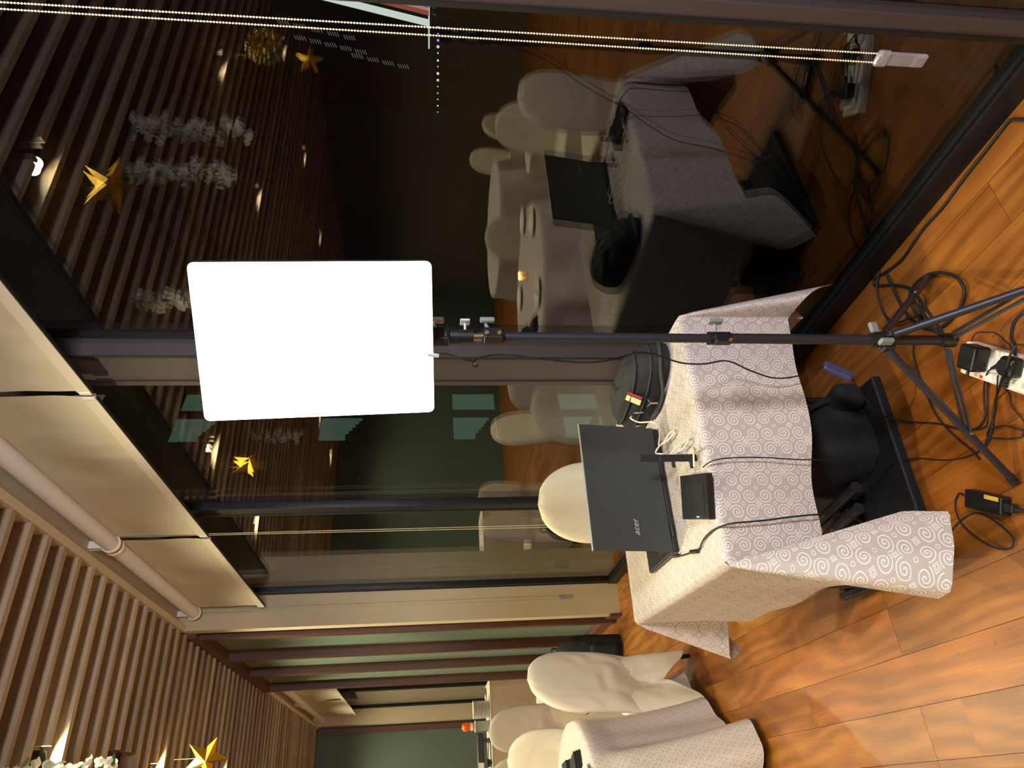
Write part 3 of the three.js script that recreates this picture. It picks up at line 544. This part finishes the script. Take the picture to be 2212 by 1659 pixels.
// ---------------------------------------------------------------- under the table
{
  const t = thing('black_board', 'flat black board with a worn edge lying under the table', 'board', [.845, .001, -2.08], -.05);
  part('panel', rbox(.58, .028, .52, .003, 0, .014, 0), M.mat, t); part('edge_strip', rbox(.58, .006, .008, .002, 0, .029, .256), M.matEdge, t);
}
{
  const t = thing('duffel_bag', 'soft black duffel bag slumped on the board under the table', 'bag', [.97, .03, -2.06], .1);
  part('bag_body', param((u, v) => { const a = u * Math.PI * 2, cs = Math.cos(a), sn = Math.sin(a), k = v, y = .27 * Math.sin(k * Math.PI / 2), R = Math.pow(Math.cos(k * Math.PI / 2), .45), w = .014 * noise(cs * 3, sn * 3, k * 4); return [Math.sign(cs) * Math.pow(Math.abs(cs), .6) * .13 * R + w, Math.max(0, y + w), Math.sign(sn) * Math.pow(Math.abs(sn), .6) * .17 * R + w]; }, 56, 24, true), M.bagCloth, t);
  part('end_pouch', rbox(.09, .1, .09, .03, .1, .055, .175, 4), M.bagCloth, t);
  part('fold', cable([[-.1, .2, .12], [-.02, .23, .14], [.06, .2, .15], [.11, .1, .16]], .01), M.bagCloth, t);
}
{ const t = thing('folded_stand', 'two folded black stand tubes lying beside the duffel bag', 'stand', [.77, .03, -2.06], .06); part('tube', rod([.02, .08, .1], [.02, .07, -.26], .018, 14), M.blackMetal, t); part('tube', rod([-.035, .07, .06], [-.035, .06, -.26], .018, 14), M.blackMetal, t); part('tube_cap', rod([.02, .08, .1], [.02, .0805, .106], .019, 14), M.blackMetal, t); part('tube_cap', rod([-.035, .07, .06], [-.035, .0705, .066], .019, 14), M.blackMetal, t); part('bracket', [rbox(.1, .052, .04, .006, -.01, .026, -.05)], M.blackPlastic, t); }
{ const t = single('folded_cloth', rbox(.12, .05, .09, .012, 0, .025, 0, 3), M.cover, 'small folded white cloth on the floor behind the black board', 'cloth'); t.position.set(.87, 0, -2.41); t.rotation.y = .2; }

// ---------------------------------------------------------------- cables and power gear on the floor
const cord = (name, pts, r, label) => single(name, cable(pts, r), M.rubber, label, 'cable');
{
  const t = thing('lamp_power_lead', 'thin black lead with inline dimmer hanging from the LED panel', 'cable');
  part('lead', cable([[.829, 1.47, -1.25], [.837, 1.432, -1.26], [.83, 1.397, -1.27], [.832, 1.374, -1.28], [.823, 1.364, -1.28], [.813, 1.375, -1.275], [.82, 1.378, -1.27], [.837, 1.366, -1.28], [.854, 1.334, -1.29], [.861, 1.28, -1.3], [.863, 1.203, -1.32], [.875, 1.099, -1.35], [.905, 1.02, -1.38], [.937, .958, -1.4], [.946, .909, -1.42], [.947, .824, -1.46], [.969, .743, -1.5], [.998, .657, -1.53], [.987, .584, -1.56], [.975, .51, -1.58], [.986, .436, -1.59], [1.026, .329, -1.595]], .0022, 8, 6), M.rubber, t);
  part('plug_sleeve', rod([.829, 1.45, -1.255], [.828, 1.475, -1.248], .0045, 10), M.clearPlastic, t);
  const d = part('dimmer', rbox(.03, .086, .02, .006), std({ color: 0x3d3f66, roughness: .4 }), t, 'blue-grey inline dimmer'); d.position.set(1.01, .295, -1.6); d.rotation.z = -.53;
  part('lead', cable([[.991, .261, -1.6], [.949, .212, -1.64], [.936, .135, -1.71], [.957, .036, -1.79], [.925, .01, -1.754], [.865, .006, -1.653], [.801, .006, -1.568], [.785, .006, -1.52], [.806, .006, -1.478], [.857, .006, -1.444], [.884, .02, -1.406], [.863, .06, -1.335]], .0024), M.rubber, t);
}
cord('router_power_lead', [[.743, .735, -1.665], [.75, .722, -1.648], [.752, .705, -1.636], [.756, .659, -1.634], [.754, .567, -1.632], [.746, .489, -1.628], [.743, .416, -1.626], [.774, .299, -1.70], [.786, .208, -1.76], [.83, .036, -1.85], [.818, .012, -1.79], [.76, .005, -1.676], [.733, .005, -1.592], [.733, .005, -1.536], [.77, .005, -1.487], [.794, .005, -1.455], [.824, .02, -1.41], [.837, .06, -1.345]], .0018, 'thin black lead from the router over the cloth to the power strip');
{
  const t = thing('laptop_power_lead', 'black laptop charger lead running over the cloth to its power brick', 'cable');
  part('lead', cable([[.605, .733, -2.0], [.597, .727, -1.975], [.577, .727, -1.872], [.569, .727, -1.825], [.581, .727, -1.779], [.581, .726, -1.70], [.579, .715, -1.667], [.578, .701, -1.650], [.583, .605, -1.644], [.589, .54, -1.642], [.594, .462, -1.642], [.617, .319, -1.73], [.599, .217, -1.78], [.61, .04, -1.9], [.6, .038, -1.845], [.57, .01, -1.79], [.583, .006, -1.75], [.594, .006, -1.7], [.591, .006, -1.65], [.569, .006, -1.617], [.525, .006, -1.582], [.49, .006, -1.568], [.474, .006, -1.588], [.488, .006, -1.631], [.533, .012, -1.675], [.59, .012, -1.708], [.638, .006, -1.709], [.659, .006, -1.68], [.645, .015, -1.655]], .0024), M.rubber, t);
  part('ferrite', rod([.5785, .729, -1.88], [.566, .729, -1.835], .0062, 14), M.blackPlastic, t);
  part('connector', rod([.607, .734, -2.012], [.602, .73, -1.985], .0055, 12), M.blackPlastic, t);
}
{
  const t = thing('power_brick', 'black laptop power brick with yellow label on the floor', 'charger', [.597, 0, -1.588], Math.atan2(.125, .08) + Math.PI / 2 - .0);
  t.rotation.y = -Math.atan2(.125, -.08) + Math.PI;
  part('brick_body', rbox(.124, .031, .05, .005, 0, .0157, 0, 3), M.blackPlastic, t);
  part('rating_label', box(.046, .0006, .011, -.03, .0316, .017), std({ color: 0xc9a136, roughness: .6 }), t, 'yellow rating label');
  part('mains_plug', [rbox(.03, .018, .022, .004, -.074, .016, 0), rod([-.085, .016, 0], [-.12, .012, .0], .006, 10, .0045), rod([-.12, .012, 0], [-.24, .006, .02], .0035, 8)], M.rubber, t);
}
{
  const D = V(-.731, 0, .682), ang = Math.atan2(-D.z, D.x), t = thing('power_strip', 'white extension power strip on the floor behind the tripod foot', 'power strip', [.92 - .731 * .24 + .03, 0, -1.465 + .682 * .24 + .03], ang);
  part('case', rbox(.5, .036, .088, .006, 0, .018, 0, 3), M.whitePlastic, t);
  for (let i = 0; i < 4; i++) { const x = -.165 + i * .115; const s = part('socket', [rbox(.085, .004, .06, .002, x, .037, .008)], M.porcelain, t); part('switch', rbox(.014, .006, .02, .002, x + .052, .038, -.02), M.whitePlastic, s); }
  part('power_light', rbox(.012, .003, .008, .001, -.17, .038, .034), glow(0xe01818, 1.4), t, 'small red power light');
}
{ const t = thing('plug_adapter', 'bulky black plug adapter at the end of the power strip', 'plug', [.917, .039, -1.385], .75); part('adapter_body', rbox(.058, .045, .066, .007, 0, .0235, 0, 3), M.blackPlastic, t); part('grip_ring', new THREE.TorusGeometry(.012, .004, 8, 18).scale(1, 1.2, 1).rotateY(Math.PI / 2).translate(.034, .02, 0), M.blackPlastic, t); part('strain_relief', rod([.0, .03, -.033], [.0, .03, -.053], .004, 10), M.rubber, t); }
cord('adapter_lead', [[.952, .07, -1.36], [.957, .074, -1.345], [.956, .075, -1.327], [.94, .076, -1.304], [.922, .078, -1.28], [.892, .078, -1.267], [.856, .085, -1.252], [.842, .085, -1.265]], .0016, 'thin lead arching from the bulky black adapter');
{ const t = thing('mains_plug', 'round-faced black mains plug in the middle of the power strip', 'plug', [.836, .039, -1.303], .75); part('plug_body', [rbox(.046, .036, .05, .01, 0, .019, 0, 3), rod([0, .03, 0], [0, .043, 0], .019, 20)], M.blackPlastic, t); part('strain_relief', [0, 1, 2, 3].map(i => rod([0, .022, -.026 - i * .007], [0, .022, -.031 - i * .007], .0075, 12)), M.rubber, t); }
cord('mains_lead', [[.853, .06, -1.275], [.862, .075, -1.25], [.869, .1, -1.226], [.879, .125, -1.178], [.879, .135, -1.129], [.93, .08, -1.06], [1.0, .006, -1.0]], .0042, 'thick black lead rising from the round mains plug');
{ const t = thing('phone_charger', 'white phone charger plugged beside the round black plug', 'charger', [.785, .041, -1.255], .75); part('charger_body', rbox(.044, .03, .052, .006, 0, .016, 0, 3), M.whitePlastic, t); const g = new TextGeometry('SAMSUNG', { font, size: .0042, depth: .0003, curveSegments: 2 }); g.rotateX(-Math.PI / 2).rotateY(Math.PI).translate(.012, .0312, -.002); part('lettering', g, M.clearPlastic, t, 'faint grey lettering'); }
cord('socket_lead', [[.848, .075, -1.32], [.868, .05, -1.375], [.862, .006, -1.454], [.822, .005, -1.478], [.79, .005, -1.486], [.776, .005, -1.498], [.779, .005, -1.523], [.795, .005, -1.56]], .0022, 'black lead looping from the power strip under the tripod leg');
cord('thick_socket_lead', [[.833, .09, -1.206], [.845, .1, -1.224], [.837, .1, -1.248], [.82, .09, -1.291], [.818, .045, -1.37], [.817, .006, -1.437], [.786, .006, -1.464], [.755, .006, -1.49], [.734, .006, -1.52], [.726, .006, -1.55]], .003, 'thicker black lead crossing over the round mains plug');
cord('looped_thin_lead', [[.822, .05, -1.36], [.81, .006, -1.39], [.788, .005, -1.4], [.765, .005, -1.396], [.725, .005, -1.389], [.702, .005, -1.412], [.709, .005, -1.44], [.732, .005, -1.483], [.748, .008, -1.508], [.758, .008, -1.502], [.758, .008, -1.476], [.744, .008, -1.438], [.711, .008, -1.399]], .0017, 'thin black lead coiled in a loop near the tripod foot');
cord('floor_lead', [[1.122, .006, -1.612], [1.098, .006, -1.631], [1.058, .006, -1.64], [1.009, .006, -1.645], [.943, .006, -1.647], [.9, .006, -1.645], [.854, .006, -1.633], [.789, .006, -1.603], [.741, .006, -1.575], [.709, .006, -1.563]], .0024, 'black lead curving on the floor under the tripod leg');
cord('coiled_mains_lead', [[1.02, .03, -1.455], [1.059, .016, -1.487], [1.091, .012, -1.513], [1.161, .012, -1.546], [1.217, .012, -1.552], [1.253, .014, -1.54], [1.261, .016, -1.495], [1.247, .016, -1.442], [1.211, .016, -1.395], [1.168, .014, -1.365], [1.127, .012, -1.365], [1.103, .008, -1.396], [1.091, .007, -1.442], [1.098, .007, -1.508], [1.138, .007, -1.56], [1.189, .007, -1.584], [1.263, .007, -1.597], [1.339, .007, -1.6], [1.38, .008, -1.6]], .0046, 'thick black mains lead coiled on the floor near the window frame');
cord('window_edge_lead', [[1.34, .006, -.985], [1.38, .006, -1.008], [1.404, .006, -1.03], [1.404, .006, -1.06], [1.40, .006, -1.13], [1.396, .006, -1.208], [1.386, .006, -1.317], [1.389, .006, -1.405], [1.374, .006, -1.522], [1.392, .006, -1.608], [1.408, .007, -1.66], [1.393, .007, -1.668], [1.326, .007, -1.588], [1.278, .007, -1.543], [1.24, .02, -1.516], [1.21, .024, -1.505], [1.187, .02, -1.514], [1.172, .007, -1.542], [1.15, .005, -1.58]], .0042, 'black lead lying along the foot of the window frame');
cord('second_coiled_lead', [[1.405, .016, -1.613], [1.37, .014, -1.653], [1.305, .006, -1.678], [1.239, .006, -1.667], [1.198, .02, -1.611], [1.179, .022, -1.561], [1.15, .02, -1.53]], .0038, 'smaller loop of black lead against the window sill');

// ---------------------------------------------------------------- hanging decorations
function starGeo(R, r, t) { const p = [], n = 5; const P = i => { const a = Math.PI / 2 + i * Math.PI / n, q = i % 2 ? r : R; return [Math.cos(a) * q, Math.sin(a) * q, 0]; }; for (let i = 0; i < 10; i++) { const a = P(i), b = P((i + 1) % 10); p.push(...a, ...b, 0, 0, t, ...b, ...a, 0, 0, -t); } const g = new THREE.BufferGeometry(); g.setAttribute('position', new THREE.Float32BufferAttribute(p, 3)); g.computeVertexNormals(); return g; }
const glitter = dataTex(256, 256, () => { const k = rnd() > .6 ? rr(120, 255) : rr(0, 90); return [k, k, k]; }, false);
M.goldGlitter = std({ color: 0xe2b233, metalness: .8, roughness: .38, roughnessMap: glitter });
function star(p, R, rot, label) {
  const t = thing('hanging_star', label, 'star', p, 0, 'gold stars hung from the ceiling'); const s = part('star_body', starGeo(R, R * .42, R * .34), M.gold, t); s.rotation.set(...rot);
  const y = 3.2 - p[1]; if (y > 0) part('thread', rod([0, 0, 0], [0, y, 0], .0009, 5), M.goldPale, t);
}
star([.385, 2.955, -5.50], .15, [.2, -.55, .55], 'gold paper star hanging from the slats, seen directly');
star([.38, 2.92, -2.44], .135, [.15, .45, .5], 'gold paper star near the camera, seen only mirrored in the window');
star([-2.75, 2.5, -3.9], .13, [.1, .5, .3], 'small gold star deep in the window reflection');
const petalG = param((u, v) => { const a = u * Math.PI * 2, r = v; return [Math.cos(a) * r * .016, .006 * r * r + .002 * Math.sin(a * 2) * r, .016 + Math.sin(a) * r * .019]; }, 10, 4);
const blossomG = merge([0, 1, 2, 3].map(k => petalG.clone().rotateX(-.35).rotateY(k * Math.PI / 2 + .3)));
function garland(p, len, count, label) {
  const t = thing('flower_garland', label, 'garland', p, 0, 'white flower garlands hung from the slats');
  part('stem', cable([[0, 0, 0], [.02, -len * .3, .01], [-.015, -len * .65, 0], [.01, -len, .01]], .003, 6), M.leaf, t);
  for (let i = 0; i < count; i++) { const f = (i + .5) / count, b = part('blossom', blossomG, M.petal, t); b.position.set(rr(-.05, .05), -len * f, rr(-.05, .05)); b.rotation.set(rr(-1.6, 1.6), rr(0, 6), rr(-1.6, 1.6)); b.scale.setScalar(rr(.6, 1.0)); }
  for (let i = 0; i < 5; i++) { const b = part('leaf', petalG, M.leaf, t); b.position.set(rr(-.04, .04), -len * rnd(), rr(-.04, .04)); b.rotation.set(rr(-1, 1), rr(0, 6), rr(-1, 1)); b.scale.set(.7, 1, 1.8); }
}
garland([.215, 3.2, -3.5], .42, 42, 'white flower garland at the picture corner under the slats');
garland([-.32, 3.2, -3.0], .62, 90, 'nearer white flower garland of the pair mirrored in the window');
garland([-.62, 3.2, -2.93], .66, 90, 'farther white flower garland of the pair mirrored in the window');
garland([-.3, 3.2, -6.3], .5, 40, 'white flower garland mirrored left of the LED panel');
garland([-2.3, 3.2, -6.6], .6, 40, 'white flower garland deep in the window reflection');
{
  const t = thing('ornament_ball', 'round cluster of gold and green baubles mirrored in the window', 'ornament', [-2.5, 2.80, -3.62], 0);
  for (let i = 0; i < 46; i++) { const y = 1 - 2 * (i + .5) / 46, r = Math.sqrt(1 - y * y), a = i * 2.39996; part('bauble', new THREE.SphereGeometry(rr(.018, .032), 12, 8), [M.gold, M.goldPale, M.leaf, M.brass][i % 4], t).position.set(Math.cos(a) * r * .13, y * .13, Math.sin(a) * r * .13); }
  part('thread', rod([0, 0, 0], [0, .42, 0], .001, 5), M.goldPale, t);
}
// string of small crystals between the garlands
{ const t = thing('crystal_string', 'string of small crystals between the mirrored garlands', 'ornament', [-.46, 3.2, -2.96]); part('thread', rod([0, 0, 0], [0, -.75, 0], .0008, 5), M.goldPale, t); for (let i = 0; i < 16; i++) part('crystal', new THREE.OctahedronGeometry(.008, 0), M.chrome, t).position.set(rr(-.06, .06), -.2 - i * .035, rr(-.06, .06)); }

// ---------------------------------------------------------------- outside, at night
{
  const g = single('dark_ground', bx(1.7, 120, -8.2, -8, -110, 60), M.outdoor, 'unlit ground far below the window', 'ground'); g.userData.kind = 'stuff';
  // stair tower of the wing opposite, with green-lit landings
  const F = V(.943, 0, -.332), O = V(7.913, 0, -14.366), Nn = V(-.332, 0, -.943).negate();
  const t = thing('stair_tower', 'dark building opposite with a column of green-lit stair windows', 'building', [O.x, 0, O.z], Math.atan2(-F.z, F.x) * 1);
  t.rotation.y = Math.atan2(.332, .943);
  part('wall', [bx(-3.6, -1.0, -8, 14, -.3, 0), bx(1.0, 1.6, -8, 14, -.3, 0), bx(1.5, 2.6, -8, 14, -1.2, -1.0), bx(-3.6, 1.6, -8, 14, -3, -2.7)], M.outdoor, t);
  const ys = [9.29, 6.68, 3.41, .38, -2.2], gm = glow(0x8fbf9c, .3);
  let last = -8; const segs = [];
  for (const y of [...ys].reverse()) { segs.push(bx(-1, 1, last, y - .52, -.3, 0)); last = y + .52; } segs.push(bx(-1, 1, last, 14, -.3, 0));
  part('spandrel', segs, M.outdoor, t);
  for (const y of ys) {
    const w = part('window_frame', [bx(-.06, .06, y - .52, y + .52, -.12, .02), bx(-1, -.94, y - .52, y + .52, -.12, .02), bx(.94, 1, y - .52, y + .52, -.12, .02)], M.outdoor, t);
    part('lit_wall', bx(-.9, 2.3, y - .75, y + .75, -.9, -.86), gm, w);
    const st = []; for (let i = 0; i < 7; i++) st.push(bx(-.3 + i * .11, -.19 + i * .11, y - .52, y - .45 + (6 - i) * .07, -.7, -.5));
    part('stair', st, std({ color: 0x24332b, roughness: .9 }), w);
  }
}
{
  const A = V(57.591, 1.463, -35.805), yaw = Math.atan2(A.x, -A.z);
  const t = thing('lit_sign_tower', 'distant tower with white, red and grey lit stripes beyond the glass', 'building', [A.x, 1.4, A.z], -yaw);
  const m = 60 / 1506; // metres per pixel of arc at this distance, about 4 cm
  const stripe = (c0, w, mat) => { const L = 44, s = .17, g = bx(-w / 2, w / 2, 0, L, -.2, .2); g.applyMatrix4(new THREE.Matrix4().makeShear(0, 0, s, 0, 0, 0)); return part('stripe', g.translate(c0, 0, 0), mat, t); };
  const wht = glow(0xf4ffe8, 1.6), red = glow(0xe0705a, .9), pch = glow(0xffc8ac, .95), tl = glow(0x8aa6a6, .7);
  stripe(.25, .55, wht); stripe(.99, .36, red); stripe(1.29, .24, pch); stripe(1.59, .36, tl);
  part('base_line', bx(-1.75, 2.4, -.06, .06, -.1, .1), wht, t);
  part('mass', bx(-.1, 3.2, -9, 40, -2, -.6).applyMatrix4(new THREE.Matrix4().makeShear(0, 0, .17, 0, 0, 0)), M.outdoor, t);
  const sl = glow(0xdfe6e0, .8), bl = thing('slit_window_block', 'dark block with slanting rows of tiny lit slits beside the striped tower', 'building', [A.x - .4, 1.4, A.z + .3], -yaw);
  part('mass', bx(-7, -2.6, -9, 24, -5.4, -3.7), M.outdoor, bl);
  const rows = [[-.2, 12.6, 5, -1.35], [-1.9, 11.3, 5, -1.25], [-2.3, 6.6, 4, -1.3]];
  rows.forEach(([x0, y0, n, dy], r) => { for (let gI = 0; gI < n; gI++) for (let i = 0; i < 5; i++) { const y = y0 + gI * dy - i * .2, x = x0 - (12.6 - y) * .16 + .02 * i + (r ? .8 : 0), p = part('lit_slit', rod([x, y, 0], [x - .34, y - .17, 0], .014, 4), sl, bl); void p; } });
}
const ordinals = ['first', 'second', 'third', 'fourth', 'fifth', 'sixth', 'seventh', 'eighth', 'ninth', 'tenth', 'eleventh', 'twelfth', 'thirteenth', 'last'];
for (let i = 0; i < 14; i++) {
  const f = i / 13 + .02 * noise(i * 3.1, 2, 1), c = [0xbfe8e0, 0xe8e8ff, 0x9fb8ff, 0xfff0d0][i % 4], r = rr(.05, .13);
  const t = thing('street_light', `tiny distant street light, ${ordinals[i]} from the window frame in the row beyond the glass`, 'lamp', [57.75 - 4.4 * f, -8, -36.0 - 5.3 * f], 0, 'distant street lights');
  part('pole', rod([0, 0, 0], [0, 8.6, 0], .06, 6), M.outdoor, t); part('lantern', new THREE.SphereGeometry(r, 8, 6).translate(0, 8.62 + .1 * noise(i, 1, 1), .1), glow(c, 2), t);
}

shade(scene);
scene.updateMatrixWorld(true);
renderer.render(scene, camera);
